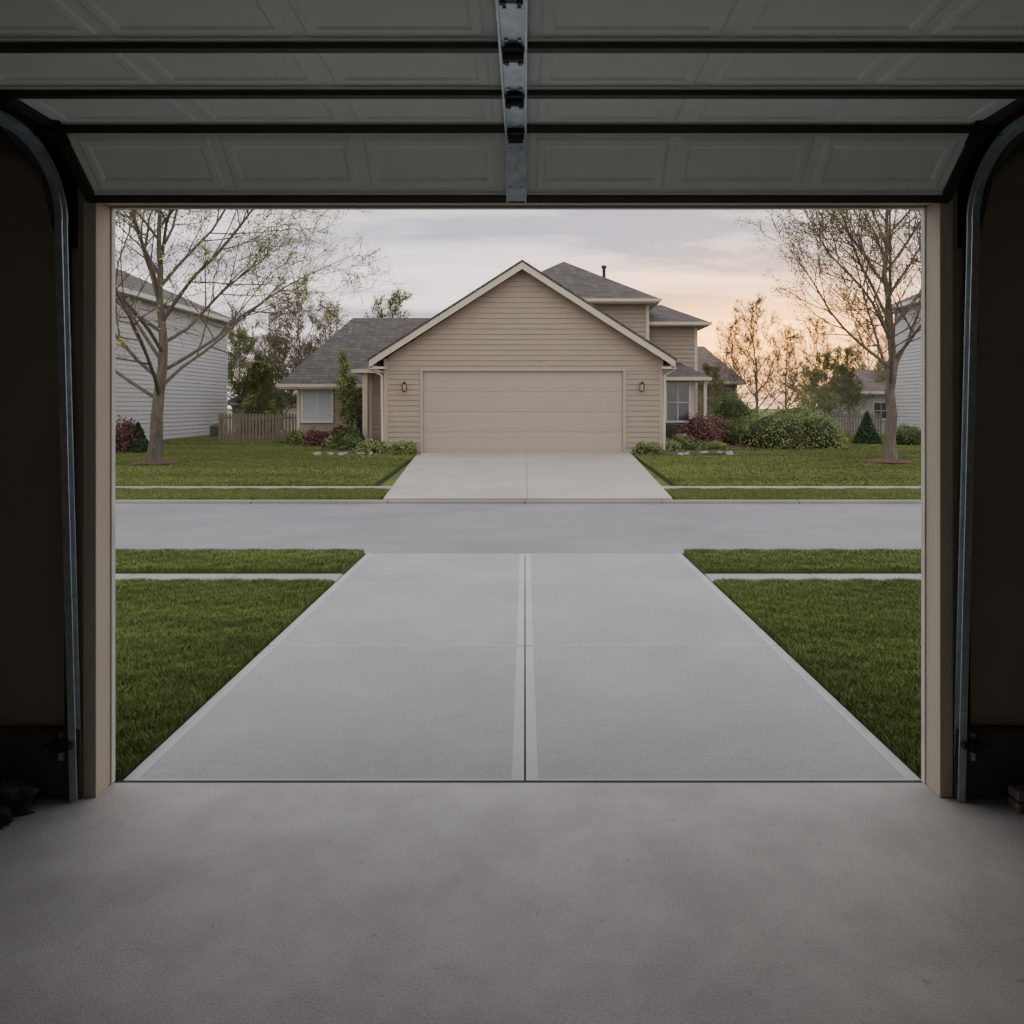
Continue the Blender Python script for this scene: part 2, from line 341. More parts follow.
def track(name,x,s):
    e=empty(name,(x,4.0,0))
    path=[(4.0,.0),(3.87,3.02)]
    yc,zc,r=3.50,3.04,.375
    for k in range(1,15):
        t=math.pi/2*k/14; path.append((yc+r*math.cos(t)-.0,zc+r*math.sin(t)))
    path.append((.3,zc+r+.01))
    outer=[(0,.018),(0,.026),(-.038,.026),(-.038,-.026),(0,-.026),(0,-.018),(-.004,-.018),(-.004,-.022),(-.034,-.022),(-.034,.022),(-.004,.022),(-.004,.018)]
    V=[];Fc=[];n=len(outer)
    for i,p in enumerate(path):
        a=Vector(path[max(0,i-1)]); c=Vector(path[min(len(path)-1,i+1)]); d=(c-a).normalized(); nn=Vector((-d.y,d.x))
        for (ox,ow) in outer: V.append((x+s*(-ox)*1.0, p[0]+nn.x*ow, p[1]+nn.y*ow))
    for i in range(len(path)-1):
        for j in range(n):
            Fc.append((i*n+j,i*n+(j+1)%n,(i+1)*n+(j+1)%n,(i+1)*n+j))
    Fc.append(tuple(range(n))); Fc.append(tuple((len(path)-1)*n+j for j in range(n)))
    mk('track_channel',V,Fc,M['galv'],e)
    b=MB()
    for z in (.35,1.05,1.75,2.45):
        yy=4.0-.13*z/3.02
        b.box(min(x+s*.02,x+s*.075),max(x+s*.02,x+s*.075),yy+.028,yy+.034,z-.03,z+.03)
        b.box(min(x+s*.070,x+s*.076),max(x+s*.070,x+s*.076),yy+.028,4.05,z-.03,z+.03)
        b.cyl((x+s*.045,yy+.028,z),(x+s*.045,yy+.015,z),.009,6)
    b.obj('jamb_brackets',M['galv'],e)
    b=MB()
    xa,xb=sorted((x+s*.040,x+s*.046))
    b.add([(xx,y,z) for xx in (xa,xb) for y,z in ((4.05,2.95),(4.05,3.45),(3.45,3.47),(3.42,3.40),(3.75,3.25),(3.87,2.95))],
          [(0,1,2,3,4,5),(11,10,9,8,7,6)]+[(i,6+i,6+(i+1)%6,(i+1)%6) for i in range(6)])
    for y in (2.6,.5): b.box(xa,xb,y-.02,y+.02,3.40,4.0)
    b.box(min(x+s*.075,x+s*.081),max(x+s*.075,x+s*.081),4.0,4.05,.38,3.3)
    b.obj('flag_bracket',M['dark'],e)
track('garage_door_track',-2.375,-1); track('garage_door_track',2.295,1)

for x,s in ((-2.46,1),(2.375,-1)):
    e=empty('safety_sensor',(x,3.98,.32)); b=MB()
    b.box(x-.03,x+.03,3.93,3.97,.28,.34); b.cyl((x+s*.03,3.95,.31),(x+s*.07,3.95,.31),.018,14)
    b.cyl((x-s*.03,3.95,.315),(x-s*.07,3.95,.315),.008,10)
    o=b.obj('sensor_body',M['blackp'],e); bevel(o,.004)
    b=MB(); b.box(x-.04,x+.04,3.97,3.999,.305,.325); b.box(x-.012,x+.012,3.975,3.999,.22,.36); b.obj('sensor_bracket',M['galv'],e)

def blob(name,loc,rx,ry,rz,m,seed=1,amp=.25,sub=4,parent=None,freq=1.3,flat=True):
    bm=bmesh.new(); bmesh.ops.create_icosphere(bm,subdivisions=sub,radius=1)
    for v in bm.verts:
        k=1+amp*mnoise.noise(v.co*freq+Vector((seed*7.1,0,0)))+amp*.4*mnoise.noise(v.co*freq*3+Vector((0,seed*3.3,0)))
        v.co=Vector((v.co.x*rx*k,v.co.y*ry*k,v.co.z*rz*k))
        if flat and v.co.z<0: v.co.z=max(v.co.z,-rz*.55)
    zmin=min(v.co.z for v in bm.verts)
    for v in bm.verts: v.co.z-=zmin
    me=bpy.data.meshes.new(name); bm.to_mesh(me); bm.free(); me.materials.append(m)
    me.polygons.foreach_set('use_smooth',[True]*len(me.polygons))
    o=bpy.data.objects.new(name,me); o.location=loc; COL.objects.link(o)
    if parent: attach(o,parent)
    return o
blob('crumpled_tarp',(-2.80,3.82,0),.26,.14,.12,M['seal'],3,.5,4,freq=2.2)
e=empty('door_stop_block',(2.66,3.9,0)); b=MB(); b.box(2.54,2.63,3.86,3.95,0,.11); o=b.obj('block',M['wood'],e); bevel(o,.006)
b=MB(); b.box(2.535,2.635,3.855,3.955,.055,.062); b.obj('strap',M['dark'],e)

ll=bpy.data.lights.new('interior_fill_light','AREA'); ll.shape='RECTANGLE'; ll.size=1.2; ll.size_y=.5; ll.energy=11; ll.color=(1,.98,.95)  # unseen fill lamp added behind the camera to brighten front wall and door
lo=bpy.data.objects.new('interior_fill_light',ll); lo.location=(0,-1.6,3.0); lo.rotation_euler=(math.radians(88),0,0); COL.objects.link(lo)

# ------------------------------------------------------------------ driveways, street, walks
dr=empty('driveway',(0,7.4,0)); DL,DR=-2.265,2.235; yrows=[4.215,6.6,8.95,10.72]; cxd=0.0
b=MB(); be=MB()
for i in range(3):
    y0,y1=yrows[i]+.006,yrows[i+1]-.006
    for x0,x1,side in ((DL,cxd-.006,-1),(cxd+.006,DR,1)):
        eo,ei=(.08,.068) if side==-1 else (.068,.08)
        b.box(x0+eo,x1-ei,y0+.025,y1-.025,-.12,-.012)
        be.box(x0,x0+eo,y0,y1,-.12,-.010); be.box(x1-ei,x1,y0,y1,-.12,-.010)
        be.box(x0+eo,x1-ei,y0,y0+.025,-.12,-.010); be.box(x0+eo,x1-ei,y1-.025,y1,-.12,-.010)
b.obj('slabs',M['drive'],dr); o=be.obj('trowelled_borders',M['drive_edge'],dr)
b=MB(); b.box(DL+.01,DR-.01,4.185,10.71,-.2,-.03); b.obj('joint_base',M['joint'],dr)
b=MB(); b.box(XL,XR,4.18,4.215,-.1,-.004); b.obj('threshold_seal',M['seal'],dr)

b=MB(); b.box(-80,80,10.72,16.4,-.3,-.04); b.obj('street',M['asphalt'])
for xa,xb in ((-40,DL),(DR,40)):
    e=empty('sidewalk',((xa+xb)/2,9.16,0)); b=MB(); x=xa
    n=int((xb-xa)/1.26); st=(xb-xa)/n
    for k in range(n): b.box(xa+k*st+.005,xa+(k+1)*st-.005,8.97,9.35,-.12,.010)
    o=b.obj('walk_slabs',M['walk'],e); bevel(o,.006)
zf=lambda y:.04+(min(y,27.)-16.55)*.0354
b=MB()
for k in range(-20,20): b.box(k*3+.004,k*3+2.996,16.4,16.56,-.2,.035)
o=b.obj('street_curb',M['curb']); bevel(o,.02)
e=empty('driveway',(0,22,.2))
def fx(y,a,c): t=(y-16.4)/(27-16.4); return a+(c-a)*t
b=MB()
ys=[16.5,19.9,23.4,27.05]
for i in range(3):
    for sd in (0,1):
        y0,y1=ys[i]+.012,ys[i+1]-.012
        xa=lambda y:fx(y,-3.11,-3.85) if sd==0 else .05+.008
        xb=lambda y:.05-.008 if sd==0 else fx(y,3.24,3.78)
        P=[(xa(y0),y0),(xb(y0),y0),(xb(y1),y1),(xa(y1),y1)]
        vs=[(x,y,zf(y)-.15) for x,y in P]+[(x,y,zf(y)+.03) for x,y in P]
        b.add(vs,[(4,5,6,7),(0,1,5,4),(1,2,6,5),(2,3,7,6),(3,0,4,7)])
b.obj('slabs',M['drive2'],e)
b=MB(); b.add([(-3.1,16.5,zf(16.5)+.015),(3.2,16.5,zf(16.5)+.015),(3.77,27,zf(27)+.015),(-3.84,27,zf(27)+.015)],[(0,1,2,3)]); b.obj('joint_base',M['curb'],e)
for xa,xb in ((-40,-3.22),(3.3,40)):
    e=empty('sidewalk',((xa+xb)/2,18.2,.1)); b=MB(); n=int((xb-xa)/1.26); st=(xb-xa)/n
    for k in range(n):
        x0,x1=xa+k*st+.005,xa+(k+1)*st-.005
        b.add([(x0,17.95,zf(17.95)-.1),(x1,17.95,zf(17.95)-.1),(x1,18.5,zf(18.5)-.1),(x0,18.5,zf(18.5)-.1),(x0,17.95,zf(17.95)+.015),(x1,17.95,zf(17.95)+.015),(x1,18.5,zf(18.5)+.015),(x0,18.5,zf(18.5)+.015)],
              [(4,5,6,7),(0,1,5,4),(1,2,6,5),(2,3,7,6),(3,0,4,7)])
    b.obj('walk_slabs',M['walk'],e)

b=MB(); b.add([(-300,-40,-.31),(300,-40,-.31),(300,16.45,-.31),(-300,16.45,-.31),(300,16.5,-.1),(-300,16.5,-.1),(300,27,.33),(-300,27,.33),(300,500,.33),(-300,500,.33)],
 [(0,1,2,3),(3,2,4,5),(5,4,6,7),(7,6,8,9)]); b.obj('ground',M['field'])

# ------------------------------------------------------------------ grass
def grass_tile(name,size,n,h0,h1,wd,m,seed):
    rs=np.random.RandomState(seed)
    x=rs.rand(n)*size; y=rs.rand(n)*size; a=rs.rand(n)*math.tau; h=h0+(h1-h0)*rs.rand(n)**1.2
    h*=1+.25*np.sin(x*math.tau/size*2+1)*np.sin(y*math.tau/size*3)
    ln=h*.55; la=rs.rand(n)*math.tau
    dx=np.cos(a)*wd/2; dy=np.sin(a)*wd/2
    V=np.zeros((n,5,3))
    V[:,0]=np.c_[x-dx,y-dy,np.zeros(n)-.01]; V[:,1]=np.c_[x+dx,y+dy,np.zeros(n)-.01]
    mx_,my_=x+np.cos(la)*ln*.3,y+np.sin(la)*ln*.3
    V[:,2]=np.c_[mx_+dx*.8,my_+dy*.8,h*.6]; V[:,3]=np.c_[mx_-dx*.8,my_-dy*.8,h*.6]
    V[:,4]=np.c_[x+np.cos(la)*ln,y+np.sin(la)*ln,h]
    k=np.arange(n)*5
    Q=np.stack([k,k+1,k+2,k+3],1).tolist(); Tt=np.stack([k+3,k+2,k+4],1).tolist()
    me=bpy.data.meshes.new(name); me.from_pydata(V.reshape(-1,3).tolist(),[],Q+Tt); me.update(); me.materials.append(m); return me
near=[grass_tile('grass_near_%d'%i,1.,16000,.03,.065,.006,M['grass'],i) for i in range(3)]
far=[grass_tile('grass_far_%d'%i,3.,16000,.04,.075,.022,M['grassf'],i+10) for i in range(3)]
def tile(me,x0,x1,y0,y1,z0,z1,size,parent):
    o=bpy.data.objects.new('grass_patch',me); COL.objects.link(o)
    sx,sy=(x1-x0)/size,(y1-y0)/size
    fl=R.random()<.5
    o.location=(x1 if fl else x0,y0,z0); o.scale=(-sx if fl else sx,sy,1)
    o.rotation_euler=(math.atan2(z1-z0,y1-y0),0,0)
    attach(o,parent)
def lawn(name,xa,xb,ya,yb,zfun,meshes,size,skip=None,ext=None,step=None):
    e=empty(name,((xa+xb)/2,(ya+yb)/2,zfun((ya+yb)/2)))
    ea,eb=ext or (xa,xb)
    mk('soil_bed',[(ea,ya,zfun(ya)),(eb,ya,zfun(ya)),(eb,yb,zfun(yb)),(ea,yb,zfun(yb)),(ea,ya,zfun(ya)-.2),(eb,ya,zfun(ya)-.2),(eb,yb,zfun(yb)-.2),(ea,yb,zfun(yb)-.2)],
       [(0,1,2,3),(4,5,1,0),(5,6,2,1),(6,7,3,2),(7,4,0,3)],M['soil'],e)
    step=step or size
    nx=max(1,round((xb-xa)/step)); ny=max(1,round((yb-ya)/step)); sx=(xb-xa)/nx; sy=(yb-ya)/ny
    for i in range(nx):
        for j in range(ny):
            x0,y0=xa+i*sx,ya+j*sy
            if skip and skip(x0+sx/2,y0+sy/2): continue
            tile(R.choice(meshes),x0,x0+sx,y0,y0+sy,zfun(y0),zfun(y0+sy),size,e)
zn=lambda y:.0
lawn('lawn',-9.3,DL-.015,4.22,8.94,zn,near,1.,ext=(-40,DL-.02)); lawn('lawn',DR+.015,9.3,4.22,8.94,zn,near,1.,ext=(DR+.02,40))
lawn('grass_verge',-14.3,DL-.02,9.40,10.66,lambda y:.03,near,1.,ext=(-40,DL-.02),step=1.25); lawn('grass_verge',DR+.02,14.3,9.40,10.66,lambda y:.03,near,1.,ext=(DR+.02,40),step=1.25)
b=MB(); b.box(-80,DL,10.68,10.72,-.2,.0); b.box(DR,80,10.68,10.72,-.2,.0); b.obj('street_curb',M['curb'])
lawn('grass_verge',-27.2,-3.2,16.57,17.94,zf,far,3.,ext=(-60,-3.2),step=2.); lawn('grass_verge',3.32,27.2,16.57,17.94,zf,far,3.,ext=(3.32,60),step=2.)
lawn('lawn',-27.8,-3.8,18.51,27.,zf,far,3.,ext=(-80,-3.8)); lawn('lawn',3.8,27.8,18.51,27.,zf,far,3.,ext=(3.8,80))
lawn('lawn',-29,-5.1,27,42,zf,far,3.,skip=lambda x,y: x>-10 and y>31.5,ext=(-80,-5.1))
lawn('lawn',5.0,29,27,42,zf,far,3.,skip=lambda x,y: x<8 and y>30,ext=(5.0,80))

# ------------------------------------------------------------------ neighbour house
GZ=.41
nh=empty('suburban_house',(-.1,30,GZ))
WX0,WX1=-5.04,4.93; AX=-.1; ZE=3.80; ZA=7.05; Y0=27.
b=MB(); sl=(ZA-ZE)/((WX1-WX0)/2)
Lw=WX1-WX0
def lim(z):
    if z<=ZE: return (0,Lw)
    d=(z-ZE)/sl; return (d,Lw-d)
dx0,dx1,dz=-3.67,3.53,3.36
b.siding((WX0,Y0),(dx0,Y0),GZ,dz,.19); b.siding((dx1,Y0),(WX1,Y0),GZ,dz,.19)
b.siding((WX0,Y0),(WX1,Y0),dz,ZA,.19,lim=lim)
b.siding((WX1,Y0),(WX1,36),GZ,ZE,.19); b.siding((WX0,36),(WX0,Y0),GZ,ZE,.19)
b.obj('garage_walls',[M['siding']],nh)
b=MB()
for x0,x1 in ((WX0-.04,WX0+.1),(WX1-.1,WX1+.04)): b.box(x0,x1,Y0-.04,Y0+.1,GZ,ZE,1)
b.box(dx0-.10,dx0,Y0-.05,Y0+.15,GZ,dz+.10,1); b.box(dx1,dx1+.10,Y0-.05,Y0+.15,GZ,dz+.10,1); b.box(dx0,dx1,Y0-.05,Y0+.15,dz,dz+.10,1)
OY=26.6; EX0,EX1=-5.52,5.32; ax=(EX0+EX1)/2
def rake(x0,z0,x1,z1,y0,y1,t):
    b.add([(x0,y0,z0),(x1,y0,z1),(x1,y0,z1-t),(x0,y0,z0-t),(x0,y1,z0),(x1,y1,z1),(x1,y1,z1-t),(x0,y1,z0-t)],[(0,3,2,1),(4,5,6,7),(0,1,5,4),(3,7,6,2),(0,4,7,3),(1,2,6,5)])
rake(EX0,3.72,ax,7.20,OY-.04,OY,.24); rake(ax,7.20,EX1,3.72,OY-.04,OY,.24)
b.box(EX0,WX0+.05,OY,Y0+.05,3.42,3.50); b.box(WX1-.05,EX1,OY,Y0+.05,3.42,3.50)
b.box(EX0-.02,EX0+.12,OY,36,3.46,3.66); b.box(EX1-.12,EX1+.02,OY,36,3.46,3.66)
b.obj('trim_boards',[M['trim'],M['hdoor']],nh)
b=MB()
for (xa,za,xb,zb) in ((EX0-.06,3.70,ax,7.22),(EX1+.06,3.70,ax,7.22)):
    b.add([(xa,OY-.07,za),(xb,OY-.07,zb),(xb,36,zb),(xa,36,za),(xa,OY-.07,za+.07),(xb,OY-.07,zb+.07),(xb,36,zb+.07),(xa,36,za+.07)],
      [(0,1,2,3),(7,6,5,4),(0,4,5,1),(2,6,7,3),(3,7,4,0)])
b.obj('garage_roof',M['shing'],nh)
b=MB(); b.box(dx0,dx1,Y0+.08,Y0+.12,GZ+.03,dz)
rows=4; cols=8; rh=(dz-GZ-.03)/rows; cw=(dx1-dx0)/cols
for r in range(rows):
    z0=GZ+.03+r*rh; b.box(dx0+.005,dx1-.005,Y0+.05,Y0+.085,z0+.005,z0+rh-.005)
    for c in range(cols):
        xa,xb=dx0+c*cw+.09,dx0+(c+1)*cw-.09; za,zb=z0+.12,z0+rh-.12; y=Y0+.05
        def rg(i0,i1,o0,o1):
            b.add([(xa+i0,y+o0,za+i0),(xb-i0,y+o0,za+i0),(xb-i0,y+o0,zb-i0),(xa+i0,y+o0,zb-i0),(xa+i1,y+o1,za+i1),(xb-i1,y+o1,za+i1),(xb-i1,y+o1,zb-i1),(xa+i1,y+o1,zb-i1)],[(0,1,5,4),(1,2,6,5),(2,3,7,6),(3,0,4,7)])
        rg(0,.03,-.001,-.006); rg(.03,.06,-.006,-.003)
        b.add([(xa+.06,y-.003,za+.06),(xb-.06,y-.003,za+.06),(xb-.06,y-.003,zb-.06),(xa+.06,y-.003,zb-.06)],[(0,1,2,3)])
b.obj('overhead_door',M['hdoor'],nh)
b=MB(); b.box(dx0,dx1,Y0+.04,Y0+.1,GZ,GZ+.03); b.obj('door_bottom_seal',M['seal'],nh)
def lantern(x,z):
    b=MB(); y=Y0-.03
    b.box(x-.06,x+.06,y-.02,y,z-.10,z+.12); b.cyl((x,y-.0,z+.14),(x,y-.16,z+.16),.012,8)
    b.cyl((x,y-.16,z+.10),(x,y-.16,z+.20),.10,6,r2=.02); b.cyl((x,y-.16,z-.17),(x,y-.16,z-.13),.05,6,r2=.075)
    for k in range(6):
        t=k*math.pi/3; b.cyl((x+.065*math.cos(t),y-.16+.065*math.sin(t),z-.14),(x+.085*math.cos(t),y-.16+.085*math.sin(t),z+.10),.008,4)
    b.cyl((x,y-.16,z-.13),(x,y-.16,z+.10),.055,8,mi=1,r2=.075)
    b.obj('lantern',[M['dark'],M['lglass']],nh)
lantern(-4.32,2.78); lantern(4.18,2.78)

def window(parent,x0,x1,z0,z1,y,cols=2,rows=2,blind=True,name='window_unit',tm='wtrim'):
    b=MB(); t=.09
    b.box(x0-t,x1+t,y-.06,y+.02,z1,z1+t,0); b.box(x0-t,x1+t,y-.08,y+.02,z0-t,z0,0)
    b.box(x0-t,x0,y-.06,y+.02,z0,z1,0); b.box(x1,x1+t,y-.06,y+.02,z0,z1,0)
    for c in range(1,cols): xx=x0+(x1-x0)*c/cols; b.box(xx-.02,xx+.02,y-.05,y,z0,z1,0)
    for r in range(1,rows): zz=z0+(z1-z0)*r/rows; b.box(x0,x1,y-.05,y,zz-.02,zz+.02,0)
    b.box(x0,x1,y-.035,y-.028,z0,z1,2 if blind else 1)
    b.obj(name,[M[tm],M['glass'],M['blind']],parent)

b=MB()
b.sidebox(-10.0,-4.9,33.,41.,GZ,3.0,.19); b.hip(-10.65,1.,32.4,41.6,3.05,6.45,-8.5,1.,37.,37.,.22,2,1)
b.sidebox(-6.25,-5.1,30.2,33.,GZ,3.5,.19); b.hip(-6.75,-4.9,29.6,33.6,3.55,4.0,-6.0,-4.95,32.2,32.2,.16,2,1)
b.box(-6.45,-6.25,29.75,29.95,GZ,3.4,1)
b.obj('left_wing',[M['siding'],M['trim'],M['shing']],nh)
window(nh,-9.75,-8.5,1.45,2.85,32.96,2,1)
b=MB(); b.box(-7.4,-6.45,32.9,32.97,GZ,2.6); b.obj('front_door',M['dark'],nh)
b=MB()
b.sidebox(-1.2,5.26,32.,39.,3.0,6.5,.19); b.hip(-1.85,5.65,31.5,39.5,6.62,8.85,1.8,2.0,35.,36.,.2,2,1)
b.sidebox(5.0,7.55,33.,39.,GZ,5.6,.19); b.hip(4.9,8.0,32.5,39.5,5.75,6.85,5.2,6.4,35.2,35.2,.18,2,1)
b.sidebox(4.9,6.95,31.,33.2,1.3,3.15,.19); b.hip(4.8,7.5,30.5,34.,3.28,4.0,5.2,6.8,32.8,32.9,.16,2,1)
b.obj('main_block',[M['siding'],M['trim'],M['shing']],nh)
b=MB(); b.box(4.9,7.0,30.93,33.2,GZ,1.32); b.box(7.0,8.1,33.0,33.4,GZ,1.7); b.obj('brick_base',M['brick'],nh)
window(nh,5.85,6.75,1.5,3.0,30.96,2,2,False)
b=MB(); b.cyl((3.58,34,7.5),(3.58,34,8.34),.08,12); b.cyl((3.58,34,8.34),(3.58,34,8.46),.12,12); b.obj('chimney_pipe',M['dark'],nh)
b=MB(); b.box(7.3,7.42,30.6,30.72,GZ,3.12); b.cyl((-5.6,26.75,3.45),(-5.15,26.95,3.2),.04,8); b.cyl((-5.15,26.95,3.2),(-5.12,26.95,GZ+.05),.045,8)
b.cyl((5.4,26.75,3.45),(5.03,26.95,3.2),.04,8); b.cyl((5.03,26.95,3.2),(5.0,26.95,GZ+.05),.045,8); b.obj('downspouts',M['trim'],nh)

# ------------------------------------------------------------------ other houses
def house(name,x0,x1,y0,y1,ze,roof,mats,wins=(),z0=GZ-.1):
    e=empty(name,((x0+x1)/2,(y0+y1)/2,z0)); b=MB(); b.sidebox(x0,x1,y0,y1,z0,ze,.2)
    rx0,rx1,ry0,ry1,zr=roof; b.hip(x0-.5,x1+.5,y0-.5,y1+.5,ze+.12,zr,rx0,rx1,ry0,ry1,.2,2,1)
    b.obj('house_shell',mats,e)
    for wv in wins: window(e,*wv,y0-.04,2,2,False)
    return e
house('suburban_house',-28.,-17.5,28.,44.,7.0,(-22.8,-22.6,34.,38.5,9.9),[M['wsiding'],M['wtrim'],M['shing']])
house('suburban_house',21.7,31.,30.,44.,7.8,(26.2,26.4,35.,39.5,10.4),[M['wsiding'],M['wtrim'],M['shing']])
house('suburban_house',9.6,14.1,50.,58.,3.6,(10.8,12.9,54.,54.,6.4),[M['bsiding'],M['trim'],M['shing2']],((12,13,1.5,2.6),))
house('suburban_house',21.5,25.5,48.,55.,2.9,(22.5,24.5,51.5,51.5,4.6),[M['wsiding'],M['wtrim'],M['shing2']],((22.3,23.2,1.3,2.3),))
house('suburban_house',-19.5,-16.5,50.,55.,2.2,(-18.5,-17.5,52.5,52.5,3.5),[M['wsiding'],M['wtrim'],M['shing']])

def fence(x0,x1,y,h):
    e=empty('wooden_fence',((x0+x1)/2,y,GZ)); b=MB(); x=x0
    while x<x1:
        hh=h+R.uniform(-.02,.02)
        b.add([(x,y,GZ-.05),(x+.11,y,GZ-.05),(x+.11,y,GZ+hh-.05),(x+.055,y,GZ+hh),(x,y,GZ+hh-.05),(x,y+.02,GZ-.05),(x+.11,y+.02,GZ-.05),(x+.11,y+.02,GZ+hh-.05),(x+.055,y+.02,GZ+hh),(x,y+.02,GZ+hh-.05)],
           [(0,1,2,3,4),(9,8,7,6,5),(0,5,6,1),(1,6,7,2),(2,7,8,3),(3,8,9,4),(4,9,5,0)]); x+=.155
    for z in (.25,h-.25): b.box(x0,x1,y+.02,y+.06,GZ+z,GZ+z+.08)
    x=x0
    while x<x1+.1: b.box(x,x+.1,y+.02,y+.12,GZ-.05,GZ+h+.03); x+=2.2
    b.obj('pickets',M['wood'],e)
fence(-14.3,-10.1,35.,1.35); fence(14.6,20.,42.,1.3)
e=empty('air_conditioner_unit',(-16.4,40.3,GZ)); b=MB(); b.box(-16.8,-16.1,40.0,40.6,GZ,GZ+.7)
for k in range(10): b.box(-16.82,-16.08,39.98,40.0,GZ+.06+k*.06,GZ+.08+k*.06,1)
b.cyl((-16.45,40.3,GZ+.7),(-16.45,40.3,GZ+.74),.25,16,1); b.obj('housing',[M['gsiding'],M['dark']],e)

# ------------------------------------------------------------------ trees
def tube(B,pts,rads,n):
    d=(pts[1]-pts[0]).normalized(); a=d.orthogonal().normalized()
    vs=[];fs=[]
    for i,p in enumerate(pts):
        dd=((pts[min(i+1,len(pts)-1)]-pts[max(i-1,0)])).normalized()
        a=(a-dd*a.dot(dd)).normalized(); bb=dd.cross(a)
        for j in range(n):
            t=math.tau*j/n; vs.append(p+(a*math.cos(t)+bb*math.sin(t))*rads[i])
    for i in range(len(pts)-1):
        for j in range(n): fs.append((i*n+j,i*n+(j+1)%n,(i+1)*n+(j+1)%n,(i+1)*n+j))
    B.add(vs,fs,0)
def rot_dir(d,ang,rr):
    ax=d.orthogonal().normalized(); ax.rotate(Matrix.Rotation(rr.uniform(0,math.tau),3,d)); v=d.copy(); v.rotate(Matrix.Rotation(ang,3,ax)); return v
def tree_mesh(name,seed,H,r0,clear,spread,kids,leaf,lm,bm_,leafsize=.07,minr=.008,limbs=14,up=.10,el0=38,el1=66,taper=.6,rfac=.5):
    rr=random.Random(seed); B=MB()
    def leaves(p,d,n):
        for _ in range(n):
            c=p+Vector((rr.gauss(0,.10),rr.gauss(0,.10),rr.gauss(0,.10)))
            a=Vector((rr.gauss(0,1),rr.gauss(0,1),rr.gauss(0,1))).normalized()*leafsize*rr.uniform(.5,1.1); q=a.orthogonal().normalized()*a.length*.5
            B.add([c-a*.5,c+q*.6,c+a*.6,c-q*.6],[(0,1,2,3)],1)
    def branch(p,d,Ln,r,lv):
        n=(9,8,5,4,3)[lv]; pts=[p.copy()]; rads=[r]; ds=[d.copy()]
        for i in range(n):
            d=(d+Vector((rr.gauss(0,.11),rr.gauss(0,.11),rr.gauss(0,.08)+up)) ).normalized(); p=p+d*Ln/n; pts.append(p); ds.append(d); rads.append(max(minr*.6,r*(1-.82*(i+1)/n)))
        tube(B,pts,[max(x,minr*.6) for x in rads],(8,6,5,4,3)[lv])
        if lv-1<len(kids):
            nk=kids[lv-1]
            for k in range(nk):
                t=.2+.8*(k+rr.random())/nk; f=t*n; i=min(int(f),n-1); q=pts[i].lerp(pts[i+1],f-i)
                cl=Ln*rr.uniform(.32,.52)*(1.15-t*.45)
                branch(q,rot_dir(ds[i],math.radians(rr.uniform(26,55)),rr),cl,max(minr,rads[i]*.55),lv+1)
        if lv>=len(kids) and leaf:
            for i in range(1,len(pts)):
                if rr.random()<leaf: leaves(pts[i],ds[i],rr.randint(1,4))
    pts=[Vector((0,0,-.1))]; rads=[r0*1.35]; n=14; p=Vector((0,0,0))
    for i in range(n+1):
        z=H*i/n; p=Vector((p.x+rr.gauss(0,.06),p.y+rr.gauss(0,.06),z)); pts.append(p); rads.append(max(minr,r0*(1-.93*(i/n)**.7)) if i else r0*1.12)
    tube(B,pts,rads,10)
    az=rr.random()*6
    for k in range(limbs):
        t=k/(limbs-1); z=clear+(H*.93-clear)*t**1.25; f=z/H*n+1; i=min(int(f),n); q=pts[i].lerp(pts[min(i+1,n+1)],f-i)
        az+=2.4+rr.uniform(-.3,.3); el=math.radians(el0+(el1-el0)*t+rr.uniform(-6,6))
        d=Vector((math.cos(az)*math.cos(el),math.sin(az)*math.cos(el),math.sin(el)))
        Ln=spread*(1-taper*t)*rr.uniform(.85,1.1); branch(q,d,Ln,max(minr,min(rads[i]*.6,r0*rfac)),1)
    me=bpy.data.meshes.new(name); me.from_pydata([tuple(v) for v in B.v],[],B.f); me.update()
    me.materials.append(bm_); me.materials.append(lm); me.polygons.foreach_set('material_index',B.m); return me
def place(name,me,loc,s=1,rz=0,sz=None):
    o=bpy.data.objects.new(name,me); o.location=loc; o.scale=(s,s,sz or s); o.rotation_euler=(0,0,rz); COL.objects.link(o); return o
tA=tree_mesh('maple_tree_mesh',5,10.5,.22,2.0,8.6,(13,7,4),.62,M['bud'],M['bark'],.085,.010,24,.02,34,60,.5,.27)
tB=tree_mesh('linden_tree_mesh',11,10.5,.21,2.3,6.4,(13,7,4),.36,M['bud2'],M['bark'],.07,.010,22,.07,38,66,.5,.27)
def mulch(x,y,r):
    o=blob('mulch_bed',(x,y,zf(y)-.02),r,r,.10,M['mulch'],x,.12,4,freq=2); return o
tx,ty=-11.5,23.4; place('maple_tree',tA,(tx,ty,zf(ty)),1.06,.6,1.0); mulch(tx,ty,.75)
tx2,ty2=11.5,23.7; place('linden_tree',tB,(tx2,ty2,zf(ty2)),1,2.1); mulch(tx2,ty2,.7)
sap=tree_mesh('sapling_mesh',31,3.6,.045,.5,1.0,(6,4),.9,M['evg2'],M['bark'],.10,.006,14,.12,45,70,.5,.5)
place('ornamental_sapling',sap,((352-525)/750*30.8,30.8,zf(30.8)),1,.4)
b1=tree_mesh('distant_bare_mesh',21,8.5,.16,1.2,4.6,(10,7,4),.05,M['olive'],M['bark2'],.10,.015,16,.07,rfac=.35)
b2=tree_mesh('distant_budding_mesh',22,7.0,.14,.9,4.2,(9,6,3),.40,M['olive'],M['bark2'],.12,.015,15,.06,rfac=.35)
b3=tree_mesh('distant_green_mesh',23,5.5,.12,.5,3.4,(9,6,3),.65,M['evg2'],M['bark2'],.13,.015,14,.05,rfac=.35)
